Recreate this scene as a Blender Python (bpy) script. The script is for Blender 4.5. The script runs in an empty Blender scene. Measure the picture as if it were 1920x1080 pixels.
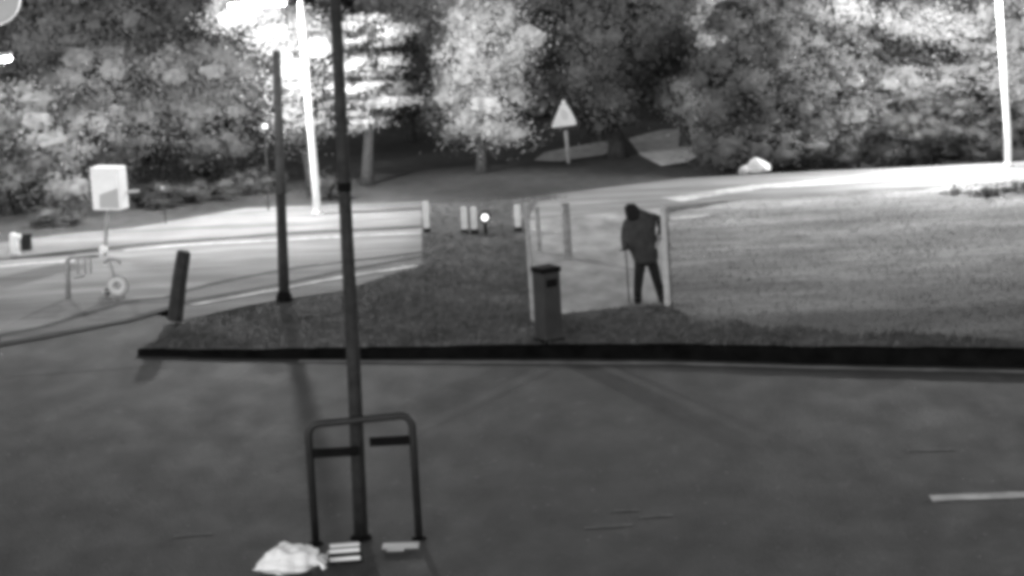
import bpy, bmesh, math, random
import numpy as np
from mathutils import Vector, Matrix

random.seed(7); rng = np.random.default_rng(7)
scene = bpy.context.scene
COL = scene.collection

# ------------------------------------------------------------------ camera, sky, exposure
F, CH = 4500.0, 7.95
PITCH, ROLL = math.atan(836 / F), math.radians(3.0)
fwd = Vector((0, math.cos(PITCH), -math.sin(PITCH)))
up0 = Vector((0, math.sin(PITCH), math.cos(PITCH)))
rt0 = Vector((1, 0, 0))
RT = math.cos(ROLL) * rt0 - math.sin(ROLL) * up0
UP = math.sin(ROLL) * rt0 + math.cos(ROLL) * up0
CAM = Vector((0, 0, CH))
cd = bpy.data.cameras.new('camera'); cam = bpy.data.objects.new('camera', cd); COL.objects.link(cam)
cd.sensor_width = 36; cd.lens = F / 1920 * 36; cd.clip_start = 0.5; cd.clip_end = 2000
m = Matrix((RT, UP, -fwd)).transposed().to_4x4(); m.translation = CAM
cam.matrix_world = m
scene.camera = cam

world = bpy.data.worlds.new('World'); scene.world = world; world.use_nodes = True
wn = world.node_tree; bg = wn.nodes['Background']
sky = wn.nodes.new('ShaderNodeTexSky'); sky.sky_type = 'NISHITA'; sky.sun_disc = False
sky.sun_elevation = math.radians(8); sky.sun_rotation = math.radians(200)
bw = wn.nodes.new('ShaderNodeRGBToBW')            # monochrome surveillance camera
wn.links.new(sky.outputs[0], bw.inputs[0]); wn.links.new(bw.outputs[0], bg.inputs[0])
bg.inputs[1].default_value = 0.05
scene.view_settings.view_transform = 'Standard'; scene.view_settings.look = 'None'
scene.view_settings.gamma = 1; scene.view_settings.exposure = 2.5
scene.view_settings.use_curve_mapping = False
LAMP_A, LAMP_B, LAMP_C = 570.0, 750.0, 190.0      # the three lit street lamps, W
scene.render.engine = 'CYCLES'
scene.cycles.use_denoising = True
scene.cycles.max_bounces = 5
scene.cycles.pixel_filter_type = 'GAUSSIAN'; scene.cycles.filter_width = 5.4   # soft old surveillance lens

# ------------------------------------------------------------------ pixel <-> place
def ray(x, y):
    return fwd + RT * ((x - 960) / F) + UP * ((540 - y) / F)
def G(x, y, z=0.0):
    d = ray(x, y); t = (z - CH) / d.z
    return CAM + d * t
def A(x, y, p):                                   # the point seen at x,y in the upright plane through p
    d = ray(x, y); return CAM + d * (p.y / d.y)
def mpp(p): return (p - CAM).dot(fwd) / F         # metres per photo pixel at p

# ------------------------------------------------------------------ materials
def mat(name, v, rough=0.85, var=0.0, scale=5.0, bump=0.0, bscale=40.0, metal=0.0, emit=0.0, stops=None, spec=0.3):
    M = bpy.data.materials.new(name); M.use_nodes = True; n = M.node_tree; b = n.nodes['Principled BSDF']
    b.inputs['Roughness'].default_value = rough; b.inputs['Metallic'].default_value = metal
    b.inputs['Specular IOR Level'].default_value = spec
    b.inputs['Base Color'].default_value = (v, v, v, 1)
    if emit:
        b.inputs['Emission Color'].default_value = (1, 1, 1, 1); b.inputs['Emission Strength'].default_value = emit
    tc = n.nodes.new('ShaderNodeTexCoord')
    if var:
        t = n.nodes.new('ShaderNodeTexNoise'); t.inputs['Scale'].default_value = scale; t.inputs['Detail'].default_value = 6
        t.inputs['Roughness'].default_value = 0.62
        r = n.nodes.new('ShaderNodeMapRange')
        r.inputs[1].default_value = 0.3; r.inputs[2].default_value = 0.7
        r.inputs[3].default_value = v * (1 - var); r.inputs[4].default_value = v * (1 + var)
        n.links.new(tc.outputs['Object'], t.inputs[0]); n.links.new(t.outputs[0], r.inputs[0])
        n.links.new(r.outputs[0], b.inputs['Base Color'])
    if bump:
        t2 = n.nodes.new('ShaderNodeTexNoise'); t2.inputs['Scale'].default_value = bscale; t2.inputs['Detail'].default_value = 4
        bp = n.nodes.new('ShaderNodeBump'); bp.inputs['Strength'].default_value = bump; bp.inputs['Distance'].default_value = 0.03
        n.links.new(tc.outputs['Object'], t2.inputs[0]); n.links.new(t2.outputs[0], bp.inputs['Height'])
        n.links.new(bp.outputs[0], b.inputs['Normal'])
    return M

def ground_mat(name, v, v2, big=0.25, fine=6.0, stretch=(1, 1, 1), bump=0.4, fleck=0.0, rough=0.9, blend=None):
    """two tones mixed by broad patches, then finer mottling"""
    M = bpy.data.materials.new(name); M.use_nodes = True; n = M.node_tree; b = n.nodes['Principled BSDF']
    b.inputs['Roughness'].default_value = rough; b.inputs['Specular IOR Level'].default_value = 0.25 if rough > .8 else .5
    tc = n.nodes.new('ShaderNodeTexCoord'); mp = n.nodes.new('ShaderNodeMapping'); mp.inputs['Scale'].default_value = stretch
    n.links.new(tc.outputs['Object'], mp.inputs[0])
    def noise(s, d=5):
        t = n.nodes.new('ShaderNodeTexNoise'); t.inputs['Scale'].default_value = s; t.inputs['Detail'].default_value = d
        n.links.new(mp.outputs[0], t.inputs[0]); return t
    def rng_(t, a, b_, lo, hi):
        r = n.nodes.new('ShaderNodeMapRange'); r.inputs[1].default_value = a; r.inputs[2].default_value = b_
        r.inputs[3].default_value = lo; r.inputs[4].default_value = hi
        n.links.new(t.outputs[0], r.inputs[0]); return r
    a = rng_(noise(big), 0.35, 0.65, v, v2)
    if blend:                                      # paler grass darkens towards the kerb
        sp = n.nodes.new('ShaderNodeSeparateXYZ'); n.links.new(tc.outputs['Object'], sp.inputs[0])
        ad = n.nodes.new('ShaderNodeMath'); ad.operation = 'MULTIPLY_ADD'; n.links.new(noise(.5).outputs[0], ad.inputs[0]); ad.inputs[1].default_value = 2.5
        n.links.new(sp.outputs[1], ad.inputs[2]); ml = rng_(ad, blend[0], blend[1], blend[2], 1.0)
        m3 = n.nodes.new('ShaderNodeMath'); m3.operation = 'MULTIPLY'; n.links.new(a.outputs[0], m3.inputs[0]); n.links.new(ml.outputs[0], m3.inputs[1]); a = m3
    f = rng_(noise(fine), 0.3, 0.7, 0.7, 1.3)
    mu = n.nodes.new('ShaderNodeMath'); mu.operation = 'MULTIPLY'
    n.links.new(a.outputs[0], mu.inputs[0]); n.links.new(f.outputs[0], mu.inputs[1])
    last = mu
    if .7 < rough < .85:                           # worn and polished patches in the tarmac
        n.links.new(rng_(noise(1.3, 8), .35, .65, rough - .03, rough + .07).outputs[0], b.inputs['Roughness'])
    if fleck:
        f2 = rng_(noise(2.2, 2), 0.66, 0.72, 1.0, 1.0 + fleck)
        m2 = n.nodes.new('ShaderNodeMath'); m2.operation = 'MULTIPLY'
        n.links.new(mu.outputs[0], m2.inputs[0]); n.links.new(f2.outputs[0], m2.inputs[1]); last = m2
    n.links.new(last.outputs[0], b.inputs['Base Color'])
    bp = n.nodes.new('ShaderNodeBump'); bp.inputs['Strength'].default_value = bump; bp.inputs['Distance'].default_value = 0.02
    n.links.new(noise(30).outputs[0], bp.inputs['Height']); n.links.new(bp.outputs[0], b.inputs['Normal'])
    return M

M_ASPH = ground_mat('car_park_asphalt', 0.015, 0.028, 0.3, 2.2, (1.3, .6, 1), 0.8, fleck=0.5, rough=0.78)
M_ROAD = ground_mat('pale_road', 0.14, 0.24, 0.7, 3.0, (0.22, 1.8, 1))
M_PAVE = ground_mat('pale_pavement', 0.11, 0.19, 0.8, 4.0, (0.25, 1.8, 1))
M_PATH = ground_mat('concrete_pad', 0.19, 0.30, 0.7, 2.0, (1.4, .6, 1))
M_EDGE = ground_mat('dark_gutter', 0.04, 0.06, 1.0, 6.0)
M_WHITE = ground_mat('worn_white_paint', 0.30, 0.5, 1.2, 9.0)
M_GRASS = ground_mat('short_grass', 0.09, 0.14, 0.5, 4.0, (0.6, 1.2, 1), 0.7)
M_PALE_GRASS = ground_mat('pale_grass', 0.13, 0.32, 0.5, 3.0, (0.35, 1.3, 1), 0.7, blend=(G(1500, 640).y + .7, G(1500, 545).y + 1.3, 0.3))
M_FAR = ground_mat('rough_dark_grass', 0.028, 0.058, 0.3, 3.0)
M_KERB = mat('dark_kerb', 0.006, 0.95, 0.5, 3, 0.4, spec=0.0)
M_BLACK = mat('black_paint', 0.005, 0.9, 0.3, 8, spec=.1)
M_DARK = mat('dark_stained_timber', 0.025, 0.8, 0.5, 7, 0.4)
M_GAL = mat('galvanised_steel', 0.45, 0.5, 0.25, 6, metal=0.2)
M_PALE = mat('pale_timber', 0.3, 0.8, 0.3, 8, 0.3)
M_BRIGHT = mat('white_enamel', 0.88, 0.5, 0.08, 4)
M_MID = mat('grey_enamel', 0.4, 0.5, 0.1, 4)
M_TRUNK = mat('bark', 0.04, 0.95, 0.5, 9, 0.8)
M_LENS = mat('lit_lamp_lens', 0.8, 0.4, emit=12)

# ------------------------------------------------------------------ mesh helpers
def link(o, parent=None):
    COL.objects.link(o)
    if parent is not None: o.parent = parent
    return o
def tag(o, label=None, cat=None, group=None, kind=None):
    if label: o['label'] = label
    if cat: o['category'] = cat
    if group: o['group'] = group
    if kind: o['kind'] = kind
    return o
def thing(name, loc, label, cat, group=None, rz=0.0):
    o = bpy.data.objects.new(name, None); o.location = loc; o.rotation_euler.z = rz; o.empty_display_size = 0.2
    link(o); return tag(o, label, cat, group)
def obj(name, bm, material, parent=None, smooth=False):
    me = bpy.data.meshes.new(name); bmesh.ops.recalc_face_normals(bm, faces=bm.faces)
    if smooth:
        for f in bm.faces: f.smooth = True
    bm.to_mesh(me); bm.free()
    me.materials.append(material); return link(bpy.data.objects.new(name, me), parent)
def box(bm, c, s, rz=0.0, bev=0.0, rot=None):
    b = bmesh.new(); bmesh.ops.create_cube(b, size=1)
    for v in b.verts: v.co = Vector((v.co.x * s[0], v.co.y * s[1], v.co.z * s[2]))
    if bev: bmesh.ops.bevel(b, geom=list(b.edges), offset=bev, segments=2, affect='EDGES', profile=0.6)
    R = rot if rot else Matrix.Rotation(rz, 3, 'Z')
    merge(bm, b, R, Vector(c))
def merge(bm, b, R, t):
    mp = {}
    for v in b.verts: mp[v] = bm.verts.new(R @ v.co + t)
    for f in b.faces:
        try: bm.faces.new([mp[v] for v in f.verts])
        except ValueError: pass
    b.free()
def tube(bm, pts, rad, seg=10, caps=True):
    pts = [Vector(p) for p in pts]
    if not hasattr(rad, '__len__'): rad = [rad] * len(pts)
    rings = []; prev = None
    for i, p in enumerate(pts):
        t = (pts[min(i + 1, len(pts) - 1)] - pts[max(i - 1, 0)]).normalized()
        a = prev if prev is not None else (Vector((1, 0, 0)) if abs(t.x) < 0.8 else Vector((0, 1, 0)))
        a = (a - t * a.dot(t)).normalized(); b = t.cross(a); prev = a
        rings.append([bm.verts.new(p + (a * math.cos(2 * math.pi * k / seg) + b * math.sin(2 * math.pi * k / seg)) * rad[i]) for k in range(seg)])
    for r0, r1 in zip(rings, rings[1:]):
        for k in range(seg): bm.faces.new((r0[k], r0[(k + 1) % seg], r1[(k + 1) % seg], r1[k]))
    if caps: bm.faces.new(rings[0][::-1]); bm.faces.new(rings[-1])
def lathe(bm, c, prof, seg=20):
    tube(bm, [Vector(c) + Vector((0, 0, z)) for r, z in prof], [r for r, z in prof], seg)
def poly(bm, pts, z0, z1=None):                   # flat polygon, or prism when z1 is given
    top = z0 if z1 is None else z1
    t = [bm.verts.new((p[0], p[1], top)) for p in pts]; f = bm.faces.new(t)
    if z1 is not None:
        b = [bm.verts.new((p[0], p[1], z0)) for p in pts]
        for i in range(len(t)):
            j = (i + 1) % len(t); bm.faces.new((b[i], b[j], t[j], t[i]))
    bmesh.ops.triangulate(bm, faces=[f])
def dense(px, step=25, jit=0.0):
    out = []
    for (x0, y0), (x1, y1) in zip(px, px[1:]):
        n = max(1, int(math.hypot(x1 - x0, y1 - y0) / step))
        for k in range(n): out.append((x0 + (x1 - x0) * k / n, y0 + (y1 - y0) * k / n + random.uniform(-jit, jit)))
    out.append(px[-1]); return out
def sheet(name, material, px, z, z0=None, jit=0.0):
    bm = bmesh.new(); pts = [G(x, y, z) for x, y in dense(list(px) + [px[0]], 30, jit)[:-1]]
    if z0 is None: poly(bm, pts, z)
    else: poly(bm, pts, z0, z)
    return tag(obj(name, bm, material), kind='structure')
def strip(name, material, px, w, z, h=None, jit=0.6):       # ribbon along a pixel line, w metres wide
    pts = [G(x, y, z) for x, y in dense(px, 40, jit)]
    bm = bmesh.new(); L, R_ = [], []
    for i, p in enumerate(pts):
        t = (pts[min(i + 1, len(pts) - 1)] - pts[max(i - 1, 0)]).normalized(); n = Vector((-t.y, t.x, 0))
        ww = w * random.uniform(0.8, 1.2)
        L.append(p + n * ww / 2); R_.append(p - n * ww / 2)
    if h:
        poly(bm, L + R_[::-1], z, z + h)
    else: poly(bm, L + R_[::-1], z)
    return tag(obj(name, bm, material), kind='structure')

# ------------------------------------------------------------------ the setting
bm = bmesh.new(); poly(bm, [(-500, -60), (500, -60), (500, 900), (-500, 900)], -0.03)
tag(obj('ground', bm, M_FAR), kind='structure')
bm = bmesh.new()
pl = [G(2300, 700), G(1920, 692), G(255, 668), G(200, 620), G(-300, 715)]
poly(bm, [(-40, 5), (40, 5)] + [(p.x, p.y) for p in pl], -0.012)
tag(obj('car_park', bm, M_ASPH), kind='structure')
# filler tarmac between car park and road on the left
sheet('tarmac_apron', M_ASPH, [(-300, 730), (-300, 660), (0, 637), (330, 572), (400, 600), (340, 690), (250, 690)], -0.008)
ROAD_TOP = [(-400, 535), (0, 487), (120, 478), (270, 458), (520, 440), (800, 425)]
ROAD_BOT = [(800, 470), (515, 507), (400, 530), (310, 557), (240, 564), (75, 613), (0, 628), (-400, 720)]
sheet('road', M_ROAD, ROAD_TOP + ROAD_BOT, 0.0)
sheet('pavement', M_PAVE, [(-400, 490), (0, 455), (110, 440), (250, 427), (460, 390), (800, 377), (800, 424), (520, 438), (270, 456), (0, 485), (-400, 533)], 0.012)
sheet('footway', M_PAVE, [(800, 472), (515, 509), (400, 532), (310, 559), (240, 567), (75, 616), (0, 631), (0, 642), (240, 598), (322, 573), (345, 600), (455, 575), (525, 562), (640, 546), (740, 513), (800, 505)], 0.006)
strip('kerb_line', M_EDGE, [(-300, 524), (0, 486), (120, 477), (270, 457), (520, 439), (795, 424)], 0.22, 0.016)
strip('kerb_line', M_EDGE, [(-300, 705), (0, 629), (75, 614), (240, 565), (310, 558), (400, 531), (515, 508), (600, 496)], 0.22, 0.012)
strip('kerb_line', M_EDGE, [(-200, 692), (0, 646), (240, 600), (322, 575), (360, 564), (520, 534), (640, 508), (795, 480)], 0.2, 0.017)
strip('road_edge_line', M_WHITE, [(230, 470), (350, 459), (520, 450), (790, 437)], 0.16, 0.004)
strip('road_edge_line', M_WHITE, [(360, 572), (520, 543), (640, 520), (780, 498)], 0.22, 0.020)
strip('road_edge_line', M_WHITE, [(-60, 505), (60, 493), (140, 488)], 0.3, 0.004)
# right hand road
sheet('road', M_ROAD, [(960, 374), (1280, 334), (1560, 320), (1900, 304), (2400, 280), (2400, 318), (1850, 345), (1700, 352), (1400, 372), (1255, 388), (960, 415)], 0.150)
strip('road_edge_line', M_WHITE, [(1258, 374), (1420, 350), (1640, 335), (1870, 318)], 0.7, 0.156)
strip('road_edge_line', M_WHITE, [(1258, 410), (1295, 407), (1330, 403)], 0.3, 0.156)
# raised verge
VERGE = [(262, 647), (300, 628), (345, 599), (455, 574), (525, 561), (640, 546), (740, 513), (792, 500), (790, 380), (985, 372),
         (1280, 352), (1560, 340), (1900, 325), (2400, 300), (2400, 668), (1920, 661), (1500, 648), (1260, 646), (1000, 648), (660, 649), (420, 649)]
def zv(X): return 0.075 + 0.065 * min(1, max(0, (X + 6.0) / 5.0))    # the verge thins out to its left tip
vo = sheet('verge', M_GRASS, VERGE, 0.14, -0.02)
for v in vo.data.vertices:
    if v.co.z > .1: v.co.z = zv(v.co.x)
sheet('pale_verge', M_PALE_GRASS, [(1252, 400), (1400, 374), (1700, 355), (1850, 347), (2400, 320), (2400, 650), (1920, 648), (1700, 641), (1500, 632), (1380, 625), (1300, 610), (1258, 576)], 0.145, jit=3)
sheet('concrete_pad', M_PATH, [(990, 415), (1010, 378), (1130, 362), (1248, 352), (1256, 572), (1180, 576), (1060, 588), (1004, 592)], 0.149, jit=1)
# kerb: upstand along the car park
kp = dense([(258, 668), (420, 671), (660, 672), (1000, 671), (1260, 672), (1500, 680), (1920, 688), (2300, 696)], 40)
bm = bmesh.new(); fr, bk, frt, bkt = [], [], [], []
for x, y in kp:
    p = G(x, y, -0.012); h = 0.085 + 0.085 * min(1, max(0, (x - 258) / 640)) + 0.07 * min(1, max(0, (x - 900) / 900)) + random.uniform(-0.008, 0.008)
    fr.append(bm.verts.new(p)); frt.append(bm.verts.new(p + Vector((0, 0.02, h)))); bkt.append(bm.verts.new(p + Vector((0, 0.2, h))))
    bk.append(bm.verts.new(p + Vector((0, 0.2, 0.0))))
for i in range(len(kp) - 1):
    for a, b in ((fr, frt), (frt, bkt), (bkt, bk)): bm.faces.new((a[i], a[i + 1], b[i + 1], b[i]))
bm.faces.new((fr[0], frt[0], bkt[0], bk[0]))
tag(obj('kerb', bm, M_KERB), kind='structure')
strip('channel_line', mat('worn_edge_line', 0.2, 0.9, 0.4, 2), [(560, 677), (900, 679), (1260, 681), (1500, 688), (1920, 697), (2200, 703)], 0.16, -0.006, jit=0.3)
# paint and scuffs on the car park
strip('painted_line', mat('white_road_paint', .6, .8, .5, 1.1), [(1745, 934), (1850, 930), (1990, 924)], 0.24, -0.004, jit=0.5)
M_FAINT = mat('faded_paint', 0.13, 0.9, 0.5, 6)
for a in ([(1200, 970), (1262, 966)], [(1095, 990), (1185, 984)], [(325, 1006), (398, 1000)], [(1700, 845), (1790, 843)], [(1150, 958), (1200, 956)]):
    strip('faded_paint_mark', M_FAINT, a, 0.06, -0.004, jit=0.6)
# lit grass between trunks, its light put into a paler colour
M_BANK_LIT = ground_mat('light_painted_bank', 0.34, 0.46, 0.5, 4.0)
sheet('lit_bank_patch', M_BANK_LIT, [(1000, 303), (1020, 288), (1090, 272), (1150, 262), (1165, 275), (1130, 292), (1050, 302)], 0.02, jit=2)
sheet('lit_bank_patch', M_BANK_LIT, [(1178, 262), (1240, 244), (1330, 240), (1330, 280), (1290, 303), (1240, 312), (1200, 290)], 0.02, jit=2)

# ------------------------------------------------------------------ foliage
def quads(P, size, aspect=0.6, N=None):
    n = len(P); u = rng.normal(size=(n, 3))
    if N is not None:
        N = N + rng.normal(size=(n, 3)) * 0.42; N /= np.linalg.norm(N, axis=1)[:, None]; u -= (u * N).sum(1)[:, None] * N
    u /= np.linalg.norm(u, axis=1)[:, None]
    w = np.cross(N, u) if N is not None else rng.normal(size=(n, 3)); w -= (w * u).sum(1)[:, None] * u; w /= np.linalg.norm(w, axis=1)[:, None]
    s = size * rng.uniform(0.6, 1.35, (n, 1)); a = u * s * 0.5; b = w * s * 0.5 * aspect
    V = np.stack([P - a, P - b, P + a, P + b], 1).reshape(-1, 3)
    return V
_b = bmesh.new(); bmesh.ops.create_icosphere(_b, subdivisions=2, radius=1)
ICO = np.array([[tuple(v.co) for v in f.verts] for f in _b.faces]); _b.free()      # 80 triangles
def mesh_from(V, k=4, N=None, cores=None):
    n = len(V) // k; NV = None if N is None else np.repeat(N, k, 0); cnt = np.full(n, k)
    if cores is not None:                          # lumpy twig-and-leaf mass inside each clump
        c, r, g = cores; m = len(c)
        d = ICO.reshape(-1, 3); ph = rng.uniform(0, 6.28, (m, 1, 3))
        w = 1 + .13 * np.sin(d[None, :, :] * 6 + ph).sum(2) ; w = w[:, :, None]
        T = (c[:, None, :] + d[None] * w * r[:, None, :]).reshape(-1, 3)
        TN = (d[None] * .3 + g[:, None, :] * .8 + np.array([0, 0, .12])).reshape(-1, 3)
        V = np.concatenate([V, T]); NV = np.concatenate([NV, TN]); cnt = np.concatenate([cnt, np.full(len(T) // 3, 3)])
    me = bpy.data.meshes.new('leaves'); L = len(V)
    me.vertices.add(L); me.vertices.foreach_set('co', V.astype(np.float32).ravel())
    me.loops.add(L); me.loops.foreach_set('vertex_index', np.arange(L, dtype=np.int32))
    me.polygons.add(len(cnt)); me.polygons.foreach_set('loop_start', np.concatenate([[0], np.cumsum(cnt)[:-1]]).astype(np.int32))
    me.update(calc_edges=True)
    if NV is not None:                             # soft foliage shading: leaves take the lie of their clump
        me.polygons.foreach_set('use_smooth', np.ones(len(cnt), bool))
        NV = NV / (np.linalg.norm(NV, axis=1)[:, None] + 1e-9)
        me.normals_split_custom_set_from_vertices(NV.tolist())
    return me
LEAF = {}
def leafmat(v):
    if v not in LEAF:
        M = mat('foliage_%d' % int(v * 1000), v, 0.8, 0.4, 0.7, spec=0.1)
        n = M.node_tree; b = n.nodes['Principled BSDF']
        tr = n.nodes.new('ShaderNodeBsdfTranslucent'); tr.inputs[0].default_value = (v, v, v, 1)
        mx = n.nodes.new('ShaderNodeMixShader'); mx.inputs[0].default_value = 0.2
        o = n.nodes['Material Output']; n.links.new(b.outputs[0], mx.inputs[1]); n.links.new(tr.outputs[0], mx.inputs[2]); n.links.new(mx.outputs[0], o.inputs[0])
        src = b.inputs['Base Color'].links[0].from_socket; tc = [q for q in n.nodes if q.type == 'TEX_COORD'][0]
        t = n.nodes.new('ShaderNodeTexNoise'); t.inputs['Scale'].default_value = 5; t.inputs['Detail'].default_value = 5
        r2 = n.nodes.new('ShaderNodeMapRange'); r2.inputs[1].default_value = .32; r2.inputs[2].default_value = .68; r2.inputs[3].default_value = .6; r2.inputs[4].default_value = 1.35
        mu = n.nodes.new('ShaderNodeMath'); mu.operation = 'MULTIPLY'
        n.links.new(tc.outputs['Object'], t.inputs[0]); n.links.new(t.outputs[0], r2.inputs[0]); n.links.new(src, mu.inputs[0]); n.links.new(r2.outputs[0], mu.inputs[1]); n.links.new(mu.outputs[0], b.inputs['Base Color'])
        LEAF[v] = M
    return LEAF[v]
def crown_points(blobs, dens, clump=0.45, flat=1.0, cover=1.5):
    out, nor, CC, CR, CG = [], [], [], [], []
    for c, r in blobs:
        area = (r[0] * r[2] + r[0] * r[1] + r[1] * r[2]) * 4.2
        nc = max(14, int(area * cover)); d = rng.normal(size=(nc, 3)); d /= np.linalg.norm(d, axis=1)[:, None]
        rad = rng.uniform(0.35, 1.0, (nc, 1)) ** 0.45
        cc = np.array(c) + d * rad * np.array(r)
        per = max(10, int(area * dens / nc))
        sz = clump * rng.uniform(0.4, 1.35, (nc, 1, 1)) * np.array([1.15, 1.1, 0.75 * flat])
        q = rng.normal(size=(nc, per, 3)); sz = sz * rng.uniform(.7, 1.4, (nc, 1, 3))
        p = cc[:, None, :] + q * sz * .62
        q /= np.linalg.norm(q, axis=2)[:, :, None]
        g_ = (p - np.array(c)) / np.array(r) ** 1.3; g_ /= np.linalg.norm(g_, axis=2)[:, :, None] + 1e-6
        out.append(p.reshape(-1, 3)); nor.append((q * .22 + g_ * .95 + np.array([0, 0, .12])).reshape(-1, 3))
        g = (cc - np.array(c)) / np.array(r); g /= np.linalg.norm(g, axis=1)[:, None] + 1e-6
        CC.append(cc); CR.append(sz[:, 0, :] * .5); CG.append(g)
    P = np.concatenate(out); N = np.concatenate(nor); k = P[:, 2] > 0.03
    C_, R_, G_ = np.concatenate(CC), np.concatenate(CR), np.concatenate(CG); k2 = C_[:, 2] > R_[:, 2] * .6
    return P[k], N[k], (C_[k2], R_[k2], G_[k2])
def tree(name, label, cat, foot, blobs_px, v, dens=95, leaf=0.16, group=None, clump=0.42, trunk=0.14, flat=1.0, deep=0.75):
    f = G(foot[0], foot[1], 0.0); r = thing(name, f, label, cat, group)
    blobs = []
    for cx, cy, rx, ry in blobs_px:
        c = A(cx, cy, f); k = mpp(f)
        c = c + Vector((0, random.uniform(-0.4, 0.4), 0)) - f
        blobs.append(((c.x, c.y, c.z), (rx * k, max(rx, ry * 0.7) * k * deep, ry * k)))
    P, N, K = crown_points(blobs, dens * 6.5, clump, flat, 2.7 * (.42 / clump) ** 1.2)
    me = mesh_from(quads(P, leaf * .42, .8, N), 4, N + rng.normal(size=N.shape) * .16, K); me.materials.append(leafmat(v)); me.name = 'crown'
    link(bpy.data.objects.new('crown', me), r)
    if trunk:
        bm = bmesh.new(); top = Vector(blobs[0][0])
        mid = Vector((top.x * 0.35 + random.uniform(-.1, .1), 0, top.z * 0.45))
        tube(bm, [(0, 0, -0.1), (0, 0, 0.3), mid, top, top + Vector((0.1, 0, blobs[0][1][2] * 0.6))], [trunk * 1.35, trunk, trunk * 0.8, trunk * 0.5, trunk * 0.15], 8)
        for b, rr in blobs:
            for k in range(3):
                e = Vector(b) + Vector((random.uniform(-.7, .7) * rr[0], random.uniform(-.6, .6) * rr[1], random.uniform(-.2, .6) * rr[2]))
                s = mid.lerp(top, random.uniform(0, .8)); tube(bm, [s, s.lerp(e, .5) + Vector((0, 0, .15)), e], [trunk * .4, trunk * .28, trunk * .08], 5)
        obj('trunk', bm, M_TRUNK, r, True)
    return r
GT = 'trees behind the road'
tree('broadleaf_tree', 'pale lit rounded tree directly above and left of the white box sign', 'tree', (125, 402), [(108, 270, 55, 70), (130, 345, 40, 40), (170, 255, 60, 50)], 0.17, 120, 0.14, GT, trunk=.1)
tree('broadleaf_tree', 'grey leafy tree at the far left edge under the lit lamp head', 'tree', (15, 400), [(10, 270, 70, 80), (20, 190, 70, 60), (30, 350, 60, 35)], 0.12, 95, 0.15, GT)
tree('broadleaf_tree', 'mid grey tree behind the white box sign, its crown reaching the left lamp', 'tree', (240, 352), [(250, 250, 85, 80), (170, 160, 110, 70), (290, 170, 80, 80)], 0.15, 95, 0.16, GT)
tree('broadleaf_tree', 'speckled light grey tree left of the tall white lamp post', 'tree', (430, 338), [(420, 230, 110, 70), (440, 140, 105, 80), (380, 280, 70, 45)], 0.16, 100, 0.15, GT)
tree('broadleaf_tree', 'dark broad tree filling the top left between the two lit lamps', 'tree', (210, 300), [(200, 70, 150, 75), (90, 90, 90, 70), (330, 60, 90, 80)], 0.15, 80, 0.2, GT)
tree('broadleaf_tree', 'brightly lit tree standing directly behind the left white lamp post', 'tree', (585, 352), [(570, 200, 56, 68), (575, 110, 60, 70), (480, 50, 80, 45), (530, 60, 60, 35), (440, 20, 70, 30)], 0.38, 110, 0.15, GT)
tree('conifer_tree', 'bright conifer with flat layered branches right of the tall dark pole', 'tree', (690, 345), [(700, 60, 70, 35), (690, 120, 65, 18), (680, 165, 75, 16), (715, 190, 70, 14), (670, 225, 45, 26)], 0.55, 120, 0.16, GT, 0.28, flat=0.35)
tree('broadleaf_tree', 'dim distant tree at the top between the conifer and the big round tree', 'tree', (770, 262), [(770, 60, 70, 80), (750, 170, 50, 60)], 0.17, 80, 0.2, GT)
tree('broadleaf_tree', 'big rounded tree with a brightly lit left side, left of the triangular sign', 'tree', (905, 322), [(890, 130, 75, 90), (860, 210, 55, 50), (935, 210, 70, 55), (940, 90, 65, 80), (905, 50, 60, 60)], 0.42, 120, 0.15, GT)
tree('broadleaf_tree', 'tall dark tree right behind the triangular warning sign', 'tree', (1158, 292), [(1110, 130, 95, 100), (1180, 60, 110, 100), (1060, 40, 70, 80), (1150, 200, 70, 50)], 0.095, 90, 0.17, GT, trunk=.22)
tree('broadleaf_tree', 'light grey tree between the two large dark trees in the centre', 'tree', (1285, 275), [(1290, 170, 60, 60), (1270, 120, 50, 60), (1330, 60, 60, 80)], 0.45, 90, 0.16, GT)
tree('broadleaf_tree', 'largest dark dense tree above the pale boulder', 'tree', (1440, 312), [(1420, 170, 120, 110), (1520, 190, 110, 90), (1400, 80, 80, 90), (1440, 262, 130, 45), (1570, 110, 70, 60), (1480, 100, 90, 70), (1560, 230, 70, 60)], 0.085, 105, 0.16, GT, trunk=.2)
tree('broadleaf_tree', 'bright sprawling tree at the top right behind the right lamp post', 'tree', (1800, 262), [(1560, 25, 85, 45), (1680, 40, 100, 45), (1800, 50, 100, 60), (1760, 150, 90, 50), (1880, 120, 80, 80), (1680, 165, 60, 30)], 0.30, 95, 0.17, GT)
tree('broadleaf_tree', 'bright leafy tree cut off by the right edge of the picture', 'tree', (2000, 255), [(1960, 150, 80, 90), (1950, 40, 90, 80)], 0.22, 80, 0.18, GT)
GB = 'bushes along the back of the road'
tree('bush', 'wide dark rounded bush left of the right lamp post', 'bush', (1745, 310), [(1700, 255, 80, 48), (1790, 245, 85, 58), (1860, 260, 50, 42), (1660, 285, 60, 30), (1760, 215, 70, 30)], 0.05, 150, 0.1, GB, 0.2, 0.05)
tree('bush', 'pale edged bush between the largest dark tree and the wide dark bush', 'bush', (1610, 312), [(1605, 245, 28, 40), (1640, 210, 35, 25), (1590, 280, 30, 26)], 0.13, 150, 0.1, GB, 0.18, 0.04)
tree('bush', 'dark bush right of the right lamp post at the picture edge', 'bush', (1950, 296), [(1950, 245, 50, 45)], 0.05, 150, 0.1, GB, 0.2, 0.04)
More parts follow.
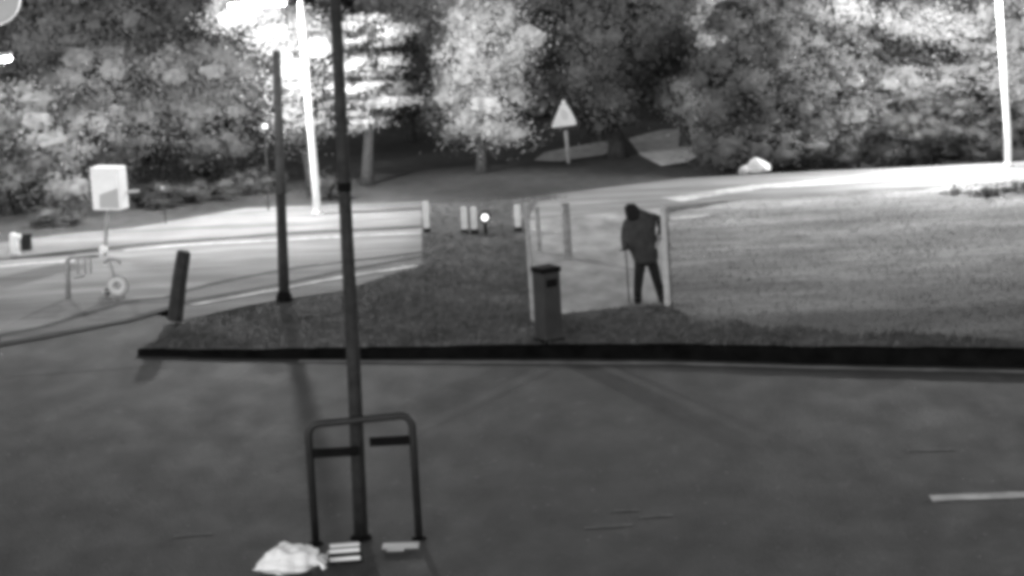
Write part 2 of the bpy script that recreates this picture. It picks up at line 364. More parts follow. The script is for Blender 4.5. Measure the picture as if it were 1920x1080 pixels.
for i, (x, y, rx, ry, v, lab) in enumerate([
        (290, 392, 60, 40, .07, 'low dark bush right beside the white box sign'),
        (395, 372, 60, 34, .07, 'low grey bush between the white box sign and the white lamp post'),
        (480, 362, 55, 42, .08, 'low bush just left of the white lamp post foot'),
        (620, 372, 45, 40, .06, 'low dark bush between the lamp post foot and the tall dark pole'),
        (100, 425, 60, 22, .09, 'low scrub under the pale lit tree on the left'),
        (1790, 372, 30, 18, .2, 'small scrubby plant right of centre at the road edge on the right'),
        (1850, 385, 35, 25, .18, 'scrubby plant in front of the right lamp post'),
        (1905, 372, 35, 28, .14, 'dark scrubby plant at the right edge of the picture')]):
    tree('low_bush', lab, 'bush', (x, y), [(x, y - ry * .55, rx, ry * .6)], v, 170, 0.1, 'low bushes and scrub', 0.16, 0.02, deep=0.5)
# far wood as one mass
pts = []
for k in range(34):
    x = -150 + k * 68 + random.uniform(-20, 20); fy = random.uniform(150, 225); f = G(x, fy, 0); k_ = mpp(f)
    for _ in range(4):
        c = A(x + random.uniform(-60, 60), fy - random.uniform(10, 330), f)
        pts.append(((c.x, c.y + random.uniform(-2, 2), c.z), (75 * k_, 50 * k_, 70 * k_)))
for k in range(40):
    x = -200 + k * 60; f = G(x, random.uniform(60, 110), 0)
    for _ in range(5):
        c = f + Vector((random.uniform(-2, 2), random.uniform(-3, 3), random.uniform(0.5, 11))); pts.append((tuple(c), (2.6, 2, 2.2)))
P, N, K = crown_points(pts, 30, 0.75, 1.0, .8)
me = mesh_from(quads(P, 0.28, .75, N), 4, N, K); me.materials.append(leafmat(0.22)); o = link(bpy.data.objects.new('far_wood', me)); tag(o, 'distant dark wood closing the view behind the trees', 'wood', kind='stuff')

# ------------------------------------------------------------------ grass blades on the verge
def inside(x, y, pg):
    c = np.zeros(len(x), bool)
    for i in range(len(pg)):
        (x0, y0), (x1, y1) = pg[i - 1], pg[i]
        if y0 == y1: continue
        k = ((y0 > y) != (y1 > y)) & (x < (x1 - x0) * (y - y0) / (y1 - y0) + x0); c ^= k
    return c
def blades(name, px, n, hgt, material, label, excl=None, z=0.14):
    pg = [tuple(G(x, y, z)[:2]) for x, y in px]; xs = [p[0] for p in pg]; ys = [p[1] for p in pg]
    X = rng.uniform(min(xs), max(xs), n * 3); Y = rng.uniform(min(ys), max(ys), n * 3)
    k = inside(X, Y, pg)
    if excl:
        for e in excl: k &= ~inside(X, Y, [tuple(G(x, y, z)[:2]) for x, y in e])
    X, Y = X[k][:n], Y[k][:n]; n = len(X)
    pat = 0.55 + 0.45 * np.sin(X * 1.7 + np.sin(Y * 1.1) * 2) * np.sin(Y * 0.9 + X * .4)
    h = hgt * rng.uniform(0.5, 1.4, n) * (0.6 + 0.6 * pat); a = rng.uniform(-1.4, 1.4, n); w = 0.012
    lx, ly = rng.normal(0, .03, n), rng.normal(0, .03, n)
    z = 0.075 + 0.065 * np.clip((X + 6.0) / 5.0, 0, 1)
    V = np.stack([np.stack([X - w * np.cos(a), Y - w * np.sin(a), z], 1), np.stack([X + w * np.cos(a), Y + w * np.sin(a), z], 1),
                  np.stack([X + lx, Y + ly, z + h], 1)], 1).reshape(-1, 3)
    me = mesh_from(V, 3, np.tile([0, -.12, 1.0], (n, 1)) + rng.normal(size=(n, 3)) * .15); me.materials.append(material); o = link(bpy.data.objects.new(name, me)); return tag(o, label, 'grass', kind='stuff')
PAD = [(990, 415), (1010, 378), (1248, 352), (1256, 572), (1180, 576), (1060, 588), (1004, 592)]
PALE_AREA = [(1252, 400), (1400, 374), (1700, 355), (1850, 347), (2100, 335), (2100, 634), (1920, 640), (1700, 622), (1600, 628), (1500, 611), (1420, 615), (1380, 602), (1320, 606), (1262, 578)]
RD = [(960, 360), (1280, 330), (1560, 310), (2100, 290), (2100, 340), (1850, 348), (1700, 355), (1400, 375), (1255, 392)]
VG = [p if p[0] < 2100 else (2100, p[1]) for p in VERGE]
blades('short_grass', VG, 70000, 0.06, leafmat(0.14), 'short dark grass on the raised verge', [PAD, PALE_AREA, RD])
blades('pale_grass', PALE_AREA, 14000, 0.04, leafmat(0.22), 'paler grass on the right side of the verge', [RD])

# ------------------------------------------------------------------ street lamps
def upright(foot, top, r0, r1, z=0.0, n=5):
    f = G(foot[0], foot[1], z); t = A(top[0], top[1], f) - f; return f, t
def lamp_light(name, p, W, parent):
    ld = bpy.data.lights.new(name, 'POINT'); ld.energy = W; ld.shadow_soft_size = 0.16; lo = bpy.data.objects.new(name, ld); link(lo, parent); lo.location = p
def street_lamp(foot, top, head, label, W, hl=0.9, z=0.0):
    f, t = upright(foot, top, 0, 0, z); r = thing('street_lamp', f, label, 'street lamp', 'lit street lamps')
    bm = bmesh.new(); tube(bm, [(0, 0, -.05), (0, 0, .9), (t * 1.0)], [.085, .08, .05], 14); obj('post', bm, M_BRIGHT, r, True)
    bm = bmesh.new(); lathe(bm, (0, 0, 0), [(.13, -.05), (.13, .05), (.095, .08)]); obj('base_plate', bm, M_GAL, r)
    h = A(head[0], head[1], f) - f
    bm = bmesh.new(); tube(bm, [t, t.lerp(h, .5) + Vector((0, 0, .08)), h + Vector((0, 0, .1))], [.04, .035, .03], 8); obj('arm', bm, M_BRIGHT, r, True)
    d = -1 if h.x < t.x else 1
    bm = bmesh.new(); box(bm, h + Vector((0, 0, .09)), (hl, .3, .1), 0, .03); obj('lamp_head', bm, M_MID, r)
    bm = bmesh.new(); box(bm, h + Vector((0, 0, .01)), (hl * .9, .24, .07), 0, .02); obj('lens', bm, M_LENS, r)
    lamp_light('lamp_light', h + Vector((0, -.02, -.18)), W, r)
    return r
street_lamp((595, 402), (563, -12), (482, 9), 'lit white street lamp on the left with its glowing head at the top edge', LAMP_A, 1.35)  # head and lens widened to stand in for the glow around them
street_lamp((1890, 312), (1870, -60), (1790, -70), 'white street lamp post at the right whose head is above the picture', LAMP_B, z=.15)
street_lamp((-70, 440), (-95, 70), (-2, 112), 'lit lamp head poking in at the upper left edge', LAMP_C, .55)

# round pale board at top left corner, on its own post outside the frame
f = G(-120, 470); r = thing('round_board', f, 'pale rounded board in the top left corner', 'sign')
c = A(-12, -4, f) - f; k = mpp(f)
bm = bmesh.new(); tube(bm, [(0, 0, 0), (c.x * 0 , 0, c.z)], .05, 10); obj('post', bm, M_GAL, r, True)
bm = bmesh.new(); tube(bm, [(0, 0, c.z), (c.x, 0.03, c.z)], .03, 8); obj('arm', bm, M_GAL, r, True)
bm = bmesh.new(); tube(bm, [c + Vector((0, .02, 0)), c + Vector((0, -.03, 0)), c + Vector((0, -.05, 0))], [50 * k, 50 * k, 46 * k], 32); obj('face', bm, M_MID, r)
bm = bmesh.new()
ring = [c + Vector((math.cos(a) * 49 * k, -.04, math.sin(a) * 49 * k)) for a in np.linspace(0, 2 * math.pi, 33)]
tube(bm, ring, .018, 6, False); obj('rim', bm, M_BRIGHT, r, True)

# ------------------------------------------------------------------ dark poles
f, t = upright((677, 1010), (626, -60), 0, 0, -.012)
r = thing('tall_pole', f, 'tall dark slim pole rising through the tubular barrier to the top edge', 'pole')
bm = bmesh.new(); tube(bm, [(0, 0, -.05), t * .3 + Vector((.01, 0, 0)), t * .65, t], [.085, .08, .072, .06], 14); obj('shaft', bm, M_DARK, r, True)
bm = bmesh.new(); lathe(bm, (0, 0, 0), [(.13, 0), (.125, .03), (.1, .05)]); obj('collar', bm, M_BLACK, r)
bm = bmesh.new(); tube(bm, [t * .62, t * .635], [.083, .083], 14); obj('band', bm, M_BLACK, r)
f, t = upright((533, 562), (518, 95), 0, 0, .14)
r = thing('dark_post', f, 'shorter dark post standing on the verge tip beside the footway', 'post')
bm = bmesh.new(); tube(bm, [(0, 0, -.05), t * .2, t * .43], [.10, .095, .085], 14); obj('shaft', bm, M_DARK, r, True)
bm = bmesh.new(); tube(bm, [t * .43, t * .7, t], [.09, .08, .07], 14); obj('hazed_shaft', bm, mat('hazed_grey', .09, .8, .3, 5), r, True)  # upper part of the shaft, greyed to imitate lit haze
bm = bmesh.new(); lathe(bm, (0, 0, 0), [(.15, -.02), (.14, .08), (.1, .16)]); obj('foot_collar', bm, M_BLACK, r, True)
# short leaning timber post
f, t = upright((327, 590), (345, 470), 0, 0, .14)
r = thing('timber_bollard', f, 'short thick dark timber bollard leaning right at the kerb tip', 'bollard')
bm = bmesh.new(); tube(bm, [(0, 0, -.1), t * .5, t * .97, t], [.14, .13, .125, .09], 10); obj('shaft', bm, M_DARK, r)
bm = bmesh.new(); tube(bm, [t * .74, t * .80], [.124, .122], 12); obj('metal_band', bm, M_BLACK, r)

# ------------------------------------------------------------------ tubular barrier
zf = -.012; fl, fr_ = G(592, 1022, zf), G(786, 1008, zf)
fl.y = fr_.y = (fl.y + fr_.y) / 2
r = thing('tubular_barrier', fl, 'dark tubular hoop barrier with a knee rail around the tall pole', 'barrier')
w = (fr_ - fl).x; hh = (A(588, 795, fl) - fl).z
hoop = [Vector((0, 0, 0)), Vector((0, 0, hh - .13))] + [Vector((.13 - .13 * math.cos(a), 0, hh - .13 + .13 * math.sin(a))) for a in np.linspace(.2, math.pi / 2, 5)]
hoop += [Vector((w - .13 + .13 * math.sin(a), 0.0, hh + .045 - .13 + .13 * math.cos(a))) for a in np.linspace(0, math.pi / 2 - .2, 5)] + [Vector((w, 0, hh - .1)), Vector((w, 0, 0))]
M_TUBE = mat('dark_steel_tube', 0.02, 0.5, 0.3, 6)
bm = bmesh.new(); tube(bm, hoop, .045, 12); obj('hoop', bm, M_TUBE, r, True)
bz = [(A(588, 850, fl) - fl).z, (A(782, 824, fl) - fl).z]
for a, b, z0 in ((0.02, .47, bz[0]), (.58, .98, bz[1])):
    bm = bmesh.new()
    box(bm, ((a + b) / 2 * w, -.0, z0), ((b - a) * w, .05, .11), 0, .015); obj('rail', bm, M_BLACK, r)
for x in (0, w):
    bm = bmesh.new(); lathe(bm, (x, 0, 0), [(.09, 0), (.09, .012), (.05, .03)]); obj('foot_plate', bm, M_BLACK, r)

# ------------------------------------------------------------------ litter at the barrier's foot
f = G(542, 1072, zf); k = mpp(f)
r = thing('plastic_bag', f, 'bright white crumpled bag lying left of the barrier at the bottom edge', 'bag')
b = bmesh.new(); bmesh.ops.create_icosphere(b, subdivisions=4, radius=1)
out = [(-1.15, -.35), (-.75, -.05), (-.35, .55), (0.0, .95), (.35, .85), (.75, .75), (1.0, .35), (1.05, -.2), (.6, -.75), (0, -.95), (-.5, -.7)]
for v in b.verts:
    x, y, z = v.co; n_ = math.sin(x * 9 + y * 5) * .06 + math.sin(y * 13 - x * 7) * .05 + math.sin(z * 11 + x * 4) * .05
    s = 1 + n_; taper = 1 if x > -.3 else max(.25, 1 + (x + .3) * 0.95)
    v.co = Vector((x * .34 * s - (.05 if x < -.5 else 0), y * .24 * s * taper, max(0, (z * .5 + .42)) * .33 * s * taper))
M_BAG = mat('white_plastic', .95, .5, .03, 3)
obj('bag_body', b, M_BAG, r, True)
bm = bmesh.new(); 
for a in (-.5, .0, .45): tube(bm, [(.30, a * .2, .1), (.37, a * .3, .13), (.42, a * .42, .08)], [.035, .02, .03], 6)
obj('bag_handle', bm, M_BAG, r, True)
f = G(648, 1052, zf)
r = thing('striped_block', f, 'small dark block with two white bars at the foot of the tall pole', 'block')
bm = bmesh.new(); box(bm, (0, 0, .09), (.38, .16, .18), .08, .015); obj('block_body', bm, M_BLACK, r)
for z in (.055, .15):
    bm = bmesh.new(); box(bm, (0.0, -.085, z), (.35, .02, .045), .08, .006); obj('white_bar', bm, M_BRIGHT, r)
bm = bmesh.new(); box(bm, (0, 0, .19), (.34, .10, .02), .08, .006); obj('white_bar', bm, M_BRIGHT, r)
f = G(622, 1050, zf)
b = bmesh.new(); bmesh.ops.create_icosphere(b, subdivisions=2, radius=.055)
for v in b.verts: v.co = Vector((v.co.x * 1.05 + random.uniform(-.006, .006), v.co.y, v.co.z * 1.25 + .06))
o = obj('crumpled_cup', b, M_BRIGHT); o.location = f; tag(o, 'small white crumpled cup between the white bag and the striped block', 'litter')
f = G(752, 1030, zf)
r = thing('flat_board', f, 'flat pale grey board lying under the right leg of the barrier', 'board')
bm = bmesh.new(); box(bm, (0, 0, .045), (.42, .16, .03), -.05, .006); obj('board_top', bm, M_MID, r)
bm = bmesh.new(); box(bm, (-.06, -.01, .015), (.2, .13, .028), -.05, .006); obj('board_batten', bm, M_MID, r)
# leaf litter on the tarmac
n = 650; X = rng.uniform(0, 1920, n); Y = rng.uniform(760, 1080, n)
P = np.array([tuple(G(x, y, -.0)) for x, y in zip(X, Y)]); V = quads(P, .045, .7); V[:, 2] = V[:, 2] * .25 + .006
me = mesh_from(V, 4); me.materials.append(mat('dead_leaves', .14, .9, .6, 3)); tag(link(bpy.data.objects.new('leaf_litter', me)), 'scattered dead leaves on the car park', 'leaves', kind='stuff')

# ------------------------------------------------------------------ signs
f, t = upright((1066, 302), (1057, 205), 0, 0, .02)
r = thing('warning_sign', f, 'white triangular warning sign with dark border on a slim grey post', 'sign', rz=0)
bm = bmesh.new(); tube(bm, [(0, 0, -.05), t], .05, 10); obj('post', bm, M_GAL, r, True)
def tri(px, y, th):
    bm = bmesh.new(); P = [A(x, yy, f) - f for x, yy in px]
    a = [bm.verts.new(p + Vector((0, y, 0))) for p in P]; b_ = [bm.verts.new(p + Vector((0, y + th, 0))) for p in P]
    bm.faces.new(a); bm.faces.new(b_[::-1])
    for i in range(len(P)): bm.faces.new((a[i], a[i - 1], b_[i - 1], b_[i]))
    return bm
obj('border_plate', tri([(1048, 180), (1054, 175), (1060, 179), (1088, 232), (1086, 240), (1034, 248), (1027, 244), (1027, 238)], -.09, .03), mat('dark_sign_border', .015, .5), r)
obj('face', tri([(1054, 187), (1059, 187), (1082, 229), (1079, 233), (1036, 239), (1034, 235)], -.096, .004), M_BRIGHT, r)
obj('symbol', tri([(1051, 204), (1060, 206), (1066, 213), (1064, 224), (1055, 224), (1051, 216)], -.099, .002), mat('pale_symbol', .68, .5), r)
# white box sign
f = G(197, 478, .012)
r = thing('box_sign', f, 'bright white box shaped sign on a thin post beside the left road', 'sign', rz=0)
k = mpp(f); c = A(205, 352, f) - f
bm = bmesh.new(); tube(bm, [(0, 0, -.02), Vector((c.x * .3, 0, .5)), c], [.04, .035, .035], 10); obj('post', bm, M_PALE, r, True)
bm = bmesh.new(); box(bm, c, (.66, .34, .88), math.radians(-24), .02); obj('box_body', bm, M_BRIGHT, r)
Rz = Matrix.Rotation(math.radians(-24), 3, 'Z')
bm = bmesh.new(); v = [bm.verts.new(c + Rz @ Vector(p)) for p in ((.31, -.174, .02), (.31, -.174, -.40), (-.16, -.174, -.40), (-.14, -.174, -.12))]
bm.faces.new(v); obj('shade_wedge', bm, mat('shade_grey', .45, .6), r)  # diagonal shading of the front face, painted as a flat grey wedge
bm = bmesh.new(); box(bm, c + Vector((.46, 0, -.1)), (.3, .04, .06), 0, .01); obj('side_pointer', bm, M_GAL, r)
bm = bmesh.new(); bmesh.ops.create_icosphere(bm, subdivisions=2, radius=.09)
for v in bm.verts: v.co += Vector((-.02, -.02, .12))
obj('post_glint', bm, M_BRIGHT, r, True)  # white ball imitating a light reflection low on the post
# little reflectors in the trees
for (x, y, fy, lab) in ((497, 237, 395, 'small pale reflector high on a thin stake left of the white lamp post'), (305, 352, 420, 'tiny pale reflector on a stake right of the white box sign')):
    f = G(x + 6, fy); c = A(x, y, f) - f
    r = thing('reflector_stake', f, lab, 'reflector', 'reflectors on stakes')
    bm = bmesh.new(); tube(bm, [(0, 0, 0), c], .014, 6); obj('stake', bm, M_TRUNK, r)
    bm = bmesh.new(); box(bm, c + Vector((0, -.03, 0)), (.13 if x > 400 else .08, .02, .12 if x > 400 else .08), 0, .008); obj('reflector_plate', bm, M_MID, r)

# ------------------------------------------------------------------ marker posts, light
GM = 'white marker posts across the dark drive'
for (x, y0, y1, lab) in ((801, 436, 378, 'leftmost of the four white marker posts'), (872, 438, 388, 'second white marker post from the left'),
                         (890, 438, 388, 'third white marker post, just left of the bright round light'), (972, 434, 384, 'rightmost of the four white marker posts')):
    f, t = upright((x, y0), (x - 2, y1), 0, 0, .14)
    r = thing('marker_post', f, lab, 'marker post', GM)
    bm = bmesh.new(); box(bm, (0, 0, .045), (.14, .14, .1), 0, .01); obj('base', bm, M_BLACK, r)
    bm = bmesh.new(); box(bm, (0, 0, .09 + (t.z - .09) / 2), (.115, .09, t.z - .09), 0, .02); obj('white_sleeve', bm, mat('sleeve', .62, .6, .1, 6), r)
f, t = upright((911, 440), (909, 407), 0, 0, .14)
r = thing('marker_light', f, 'bright round light in a black housing right of the middle marker posts', 'light')
bm = bmesh.new(); tube(bm, [(0, 0, 0), t], .03, 8); obj('stem', bm, M_BLACK, r)
bm = bmesh.new(); tube(bm, [t + Vector((0, .05, 0)), t + Vector((0, -.05, 0))], .125, 20); obj('housing', bm, M_BLACK, r)
bm = bmesh.new(); tube(bm, [t + Vector((0, -.051, 0)), t + Vector((0, -.07, 0)), t + Vector((0, -.08, 0))], [.072, .07, .04], 20); obj('lens', bm, mat('marker_lens', .8, .4, emit=.35), r)
# white bollard far left and dark hydrant-like unit beside it
f, t = upright((28, 478), (24, 437), 0, 0, .012)
r = thing('white_bollard', f, 'short bright white bollard at the left edge by the pavement', 'bollard')
bm = bmesh.new(); tube(bm, [(0, 0, 0), (0, 0, t.z - .05), (0, 0, t.z)], [.085, .08, .05], 14); obj('shaft', bm, M_BRIGHT, r, True)
bm = bmesh.new(); lathe(bm, (0, 0, 0), [(.12, -.0), (.12, .04), (.09, .05)]); obj('base', bm, M_GAL, r)
bm = bmesh.new(); box(bm, (.09, -.01, t.z - .08), (.14, .08, .1), 0, .02); obj('cap_arm', bm, M_BRIGHT, r)
f = G(50, 468, .012)
r = thing('utility_box', f, 'small dark utility box right of the white bollard', 'utility box')
bm = bmesh.new(); box(bm, (0, 0, .15), (.22, .2, .28), .3, .02); obj('cabinet', bm, M_DARK, r)
bm = bmesh.new(); box(bm, (0, 0, .305), (.25, .23, .03), .3, .01); obj('lid', bm, M_BLACK, r)
# pale boulder on the back edge of the right road
f = G(1420, 324, .15); k = mpp(f)
r = thing('boulder', f, 'pale humped boulder at the back edge of the right road', 'boulder')
b = bmesh.new(); bmesh.ops.create_icosphere(b, subdivisions=3, radius=1)
for v in b.verts:
    x, y, z = v.co; s = 1 + .1 * math.sin(x * 5 + z * 3) + .07 * math.sin(y * 7 + x * 4)
    v.co = Vector((x * 27 * k * s, y * .2 * s, max(0, z * .5 + .42) * 30 * k * s * (1 - .25 * abs(x - .1))))
obj('rock', b, mat('pale_stone', .5, .9, .4, 4, .5), r)
b = bmesh.new(); bmesh.ops.create_icosphere(b, subdivisions=2, radius=.13)
for v in b.verts: v.co = Vector((v.co.x - .32, v.co.y - .05, max(0, v.co.z + .05)))
obj('chip', b, mat('grey_stone', .3, .9, .4, 4, .5), r)

# ------------------------------------------------------------------ posts and bin by the pad
for (fx, fy, tx, ty, rad, m_, lab) in ((1001, 604, 986, 384, .045, M_PALE, 'tall thin pale post at the left corner of the concrete pad'),
                                       (1252, 575, 1243, 392, .055, mat('light_timber', .42, .8, .2, 8), 'thin pale post at the right corner of the pad beside the man'),
                                       (1066, 486, 1060, 384, .085, mat('grey_timber', .2, .8, .4, 8), 'stout grey post on the pad between the bin and the man'),
                                       (1012, 474, 1007, 392, .05, mat('grey_timber', .25, .8, .4, 8), 'short grey post just right of the tall thin pale post')):
    f, t = upright((fx, fy), (tx, ty), 0, 0, .14)
    r = thing('fence_post', f, lab, 'post', 'posts around the concrete pad')
    bm = bmesh.new(); tube(bm, [(0, 0, -.05), t * .5, t], [rad, rad * .95, rad * .85], 8); obj('shaft', bm, m_, r)
    bm = bmesh.new(); tube(bm, [t, t + Vector((0, 0, .02)), t + Vector((0, 0, .04))], [rad * 1.05, rad * 1.05, rad * .5], 8); obj('cap', bm, m_, r)
f = G(1030, 640, .14); k = mpp(f)
r = thing('litter_bin', f, 'tall dark square litter bin with a black lid near the kerb', 'bin', rz=math.radians(32))
H = 142 * k
M_BIN = mat('dark_grey_plastic', 0.035, 0.6, 0.3, 3)
bm = bmesh.new(); box(bm, (0, 0, H * .47), (.33, .31, H * .94), 0, .02); obj('bin_body', bm, M_BIN, r)
bm = bmesh.new(); box(bm, (0, 0, H * .97), (.37, .35, .09), 0, .025); obj('lid', bm, M_BLACK, r)
bm = bmesh.new(); box(bm, (0, -.158, H * .8), (.2, .012, .12), 0, .004); obj('slot', bm, M_BLACK, r)
bm = bmesh.new(); box(bm, (0, -.16, H * .4), (.25, .012, H * .5), 0, .004); obj('door', bm, M_BIN, r)
bm = bmesh.new(); box(bm, (0, 0, .03), (.36, .34, .06), 0, .01); obj('plinth', bm, M_BLACK, r)

# ------------------------------------------------------------------ low rail and scooter on the left road
f, t = upright((128, 560), (126, 484), 0, 0, .0)
r = thing('low_rail', f, 'low grey inverted L rail standing on the left road', 'rail')
g = A(238, 488, f) - f
M_RAIL = mat('grey_steel', .26, .5, .2, 6)
bm = bmesh.new(); tube(bm, [(0, 0, 0), (t.x, 0, t.z - .05), (t.x + .05, 0, t.z)], [.05, .045, .03], 8); obj('upright_bar', bm, M_RAIL, r, True)
bm = bmesh.new(); tube(bm, [(t.x + .04, 0, t.z), (g.x * .55, 0, t.z + .02)], .03, 8); obj('top_bar', bm, M_RAIL, r, True)
bm = bmesh.new(); tube(bm, [(.14, 0, .38), (.34, 0, .42)], .022, 8); obj('cross_bar', bm, M_RAIL, r, True)
for x in (.22, .36, .46):
    bm = bmesh.new(); tube(bm, [(x, 0, .45), (x + .02, 0, t.z)], .018, 6); obj('spindle', bm, M_RAIL, r, True)
f = G(222, 556, .0); k = mpp(f)
r = thing('kick_scooter', f, 'small scooter with a pale front wheel parked on the left road', 'scooter')
def ringpts(c, rad, n=25): return [Vector((c[0] + rad * math.cos(a), c[1], c[2] + rad * math.sin(a))) for a in np.linspace(0, 2 * math.pi, n)]
w_ = bpy.data.objects.new('wheel', None); link(w_, r)
bm = bmesh.new(); tube(bm, ringpts((0, 0, .2), .125), .045, 10, False); obj('tyre', bm, mat('pale_rubber', .6, .7), w_, True)
bm = bmesh.new(); tube(bm, [(0, -.03, .2), (0, .03, .2)], .05, 12); obj('hub', bm, M_RAIL, w_)
bm = bmesh.new(); tube(bm, [Vector((math.cos(a) * .20, 0, .2 + math.sin(a) * .20)) for a in np.linspace(-1.2, 2.2, 14)], .022, 6); obj('mudguard', bm, M_RAIL, r, True)
bm = bmesh.new(); tube(bm, [(0, 0, .2), (-.06, 0, .45), (-.12, 0, .72)], [.022, .024, .022], 8); obj('stem', bm, M_RAIL, r, True)
bm = bmesh.new(); tube(bm, [(-.22, .08, .64), (-.12, 0, .72), (.04, -.05, .70), (.1, -.08, .64)], .028, 8); obj('handlebar', bm, M_RAIL, r, True)
bm = bmesh.new(); box(bm, (-.14, .05, .1), (.34, .1, .03), .4, .01); obj('deck', bm, M_RAIL, r)
bm = bmesh.new(); tube(bm, [(-.24, .1, .08), (-.2, .13, .08)], .07, 12); obj('wheel', bm, M_DARK, r)

# ------------------------------------------------------------------ the man
f = G(1218, 566, .15); KP = mpp(f)
r = thing('person', f, 'man in dark hooded coat and dark trousers, stooping with hand on hip', 'person')
def Q(x, y, d=0.0):
    p = A(x, y, f) - f; return Vector((p.x, d, p.z))
def skin(name, chains, material, sub=2):
    vs, es, rs, idx = [], [], [], {}
    for ch in chains:
        last = None
        for key, p, rad in ch:
            if key is None or key not in idx:
                vs.append(p); rs.append(rad); i = len(vs) - 1
                if key is not None: idx[key] = i
            else: i = idx[key]
            if last is not None: es.append((last, i))
            last = i
    me = bpy.data.meshes.new(name); me.from_pydata([tuple(v) for v in vs], es, []); o = bpy.data.objects.new(name, me); COL.objects.link(o)
    o.modifiers.new('s', 'SKIN'); sv = me.skin_vertices[0].data
    for i, q in enumerate(rs): sv[i].radius = q if isinstance(q, tuple) else (q, q); sv[i].use_root = (i == 0)
    mm = o.modifiers.new('u', 'SUBSURF'); mm.levels = mm.render_levels = sub
    dg = bpy.context.evaluated_depsgraph_get(); m2 = bpy.data.meshes.new_from_object(o.evaluated_get(dg)); bpy.data.objects.remove(o)
    for p_ in m2.polygons: p_.use_smooth = True
    m2.name = name; m2.materials.clear(); m2.materials.append(material); return link(bpy.data.objects.new(name, m2), r)
M_SKIN = mat('skin', .22, .6, .1, 8); M_COAT = mat('dark_coat', .04, .9, .45, 5, .5, 20, spec=.1); M_TROU = mat('dark_trousers', .014, .9, .4, 5, spec=.1)
hipL, hipR = Q(1199, 487, 0), Q(1222, 487, 0)
pel = Q(1210, 474); chest = Q(1200, 428, -.03); neck = Q(1190, 404, -.08); head = Q(1183, 394, -.13)
# hands: left hand on the stick, right hand on the hip
hl, hr = Q(1172, 474, -.14), Q(1229, 458, -.08)
body = [[('p', pel, .13), ('c', chest, .15), ('n', neck, .06), ('h0', neck.lerp(head, .6), .075), ('h', head, .098), ('ht', head + Vector((-.01, -.01, .07)), .06)],
        [('p', pel, .13), ('hl', hipL, .09), ('kl', Q(1197, 525, -.02), .06), ('al', Q(1196, 556, .0), .042), (None, Q(1193, 562, -.08), .03)],
        [('p', pel, .13), ('hr', hipR, .09), ('kr', Q(1231, 527, -.02), .06), ('ar', Q(1242, 556, .02), .042), (None, Q(1244, 563, -.06), .03)],
        [('c', chest, .15), ('sl', Q(1174, 414, -.05), .07), ('el', Q(1170, 446, -.08), .048), ('wl', hl + Vector((0, 0, .06)), .032), ('pl', hl, .035)],
        [('c', chest, .15), ('sr', Q(1227, 410, .0), .07), ('er', Q(1241, 430, .06), .046), ('wr', hr + Vector((.03, 0, .03)), .032), ('pr', hr, .036)]]
for side, pt in (('pl', hl), ('pr', hr)):
    for q in range(4):
        a = Vector((-.02 + .014 * q, -.03, -.015)); body.append([(side, pt, .035), (None, pt + a, .010), (None, pt + a + Vector((.004, -.02 + .004 * q, -.03)), .009), (None, pt + a + Vector((.01, .0, -.05 + .004 * abs(q - 1))), .007)])
    body.append([(side, pt, .035), (None, pt + Vector((.03, -.01, .0)), .011), (None, pt + Vector((.045, -.03, -.02)), .009)])
skin('body', body, M_SKIN)
def loft(name, rings, material, parent, seg=28, wr=.012):
    bm = bmesh.new(); R_ = []
    for i, (c, rx, ry) in enumerate(rings):
        R_.append([])
        for q in range(seg):
            a = 2 * math.pi * q / seg; ca, sa = math.cos(a), math.sin(a); n_ = 1 + wr / max(rx, .05) * math.sin(a * 5 + i * 1.9) * (1 if 0 < i < len(rings) - 1 else .3)
            R_[-1].append(bm.verts.new(c + Vector((math.copysign(abs(ca) ** .85, ca) * rx * n_, math.copysign(abs(sa) ** .85, sa) * ry * n_, 0))))
    for a, b in zip(R_, R_[1:]):
        for q in range(seg): bm.faces.new((a[q], a[(q + 1) % seg], b[(q + 1) % seg], b[q]))
    bm.faces.new(R_[0][::-1]); bm.faces.new(R_[-1]); return obj(name, bm, material, parent, True)
coat = loft('coat', [(Q(1211, 492, 0), .18, .15), (Q(1210, 484, 0), .215, .16), (Q(1208, 472, 0), .23, .17), (Q(1203, 461, -.01), .26, .18), (Q(1198, 447, -.02), .28, .185), (Q(1197, 430, -.03), .285, .185),
              (Q(1199, 416, -.04), .275, .175), (Q(1201, 406, -.05), .24, .155), (Q(1196, 398, -.06), .18, .13), (Q(1189, 391, -.07), .10, .09)], M_COAT, r)
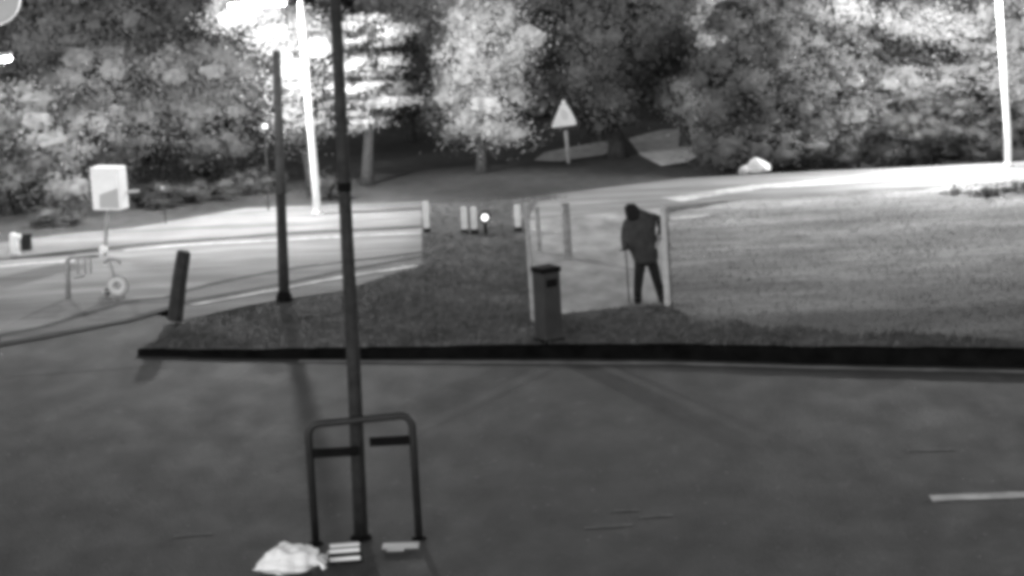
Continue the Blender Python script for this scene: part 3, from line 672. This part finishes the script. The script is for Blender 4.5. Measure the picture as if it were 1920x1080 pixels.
for ch in ([('sl', Q(1178, 410, -.05), .075), ('m', Q(1172, 428, -.07), .075), ('el', Q(1170, 448, -.09), .066), (None, hl + Vector((.0, 0, .04)), .05)],
           [('s0', Q(1205, 408, .0), .08), ('sr', Q(1222, 406, .0), .085), ('m', Q(1236, 412, .02), .08), ('er', Q(1241, 430, .05), .064), ('n', Q(1236, 446, .0), .055), (None, hr + Vector((.01, .01, .02)), .045)]):
    skin('sleeve', [ch], M_COAT)
loft('hood', [(Q(1189, 412, -.08), .10, .11), (Q(1187, 405, -.10), .125, .13), (Q(1185, 396, -.12), .125, .14), (Q(1183, 387, -.12), .12, .13), (Q(1182, 381, -.11), .07, .08)], M_TROU, r, wr=.004)
loft('trousers', [(Q(1210, 497, 0), .15, .13), (Q(1210, 488, 0), .18, .14), (Q(1209, 474, 0), .18, .14)], M_TROU, r)
for pts_ in ([(1200, 486, .0, .10), (1199, 505, -.01, .092), (1197, 527, -.03, .078), (1196, 545, -.01, .072), (1196, 561, 0, .068)],
            [(1221, 486, .0, .10), (1226, 505, -.01, .092), (1232, 527, -.03, .078), (1238, 545, -.0, .074), (1242, 562, .02, .07)]):
    loft('trouser_leg', [(Q(x, y, d), w_, w_ * 1.05) for x, y, d, w_ in pts_], M_TROU, r, 18, .006)
for x, y, d in ((1197, 562, 0), (1243, 566, .0)):
    p = Q(x, y, d); skin('shoe', [[('a', Vector((p.x, d + .08, -.0 + .06)), .07), (None, Vector((p.x, d, .065)), .085), (None, Vector((p.x - .03, d - .16, .05)), .065)]], M_TROU, 1)
for dy in (-.03, .03):                            # face turned to the left, inside the hood
    b = bmesh.new(); bmesh.ops.create_icosphere(b, subdivisions=2, radius=.014); bm = bmesh.new(); merge(bm, b, Matrix.Identity(3), head + Vector((-.10, dy, 0.01))); obj('eye', bm, M_BLACK, r, True)
sx = Q(1173, 474, -.16); bm = bmesh.new()
base = G(1179, 566, .15); st = f + sx
tube(bm, [base - Vector((0, .1, 0)), st + Vector((0, 0, .0)), st + Vector((-.01, 0, .05)), st + Vector((-.06, 0, .08)), st + Vector((-.11, 0, .07))], [.011, .012, .014, .014, .012], 8)
o = obj('walking_stick', bm, M_DARK, None, True)
tag(o, 'thin dark walking stick held upright in the left hand of the man', 'walking stick')
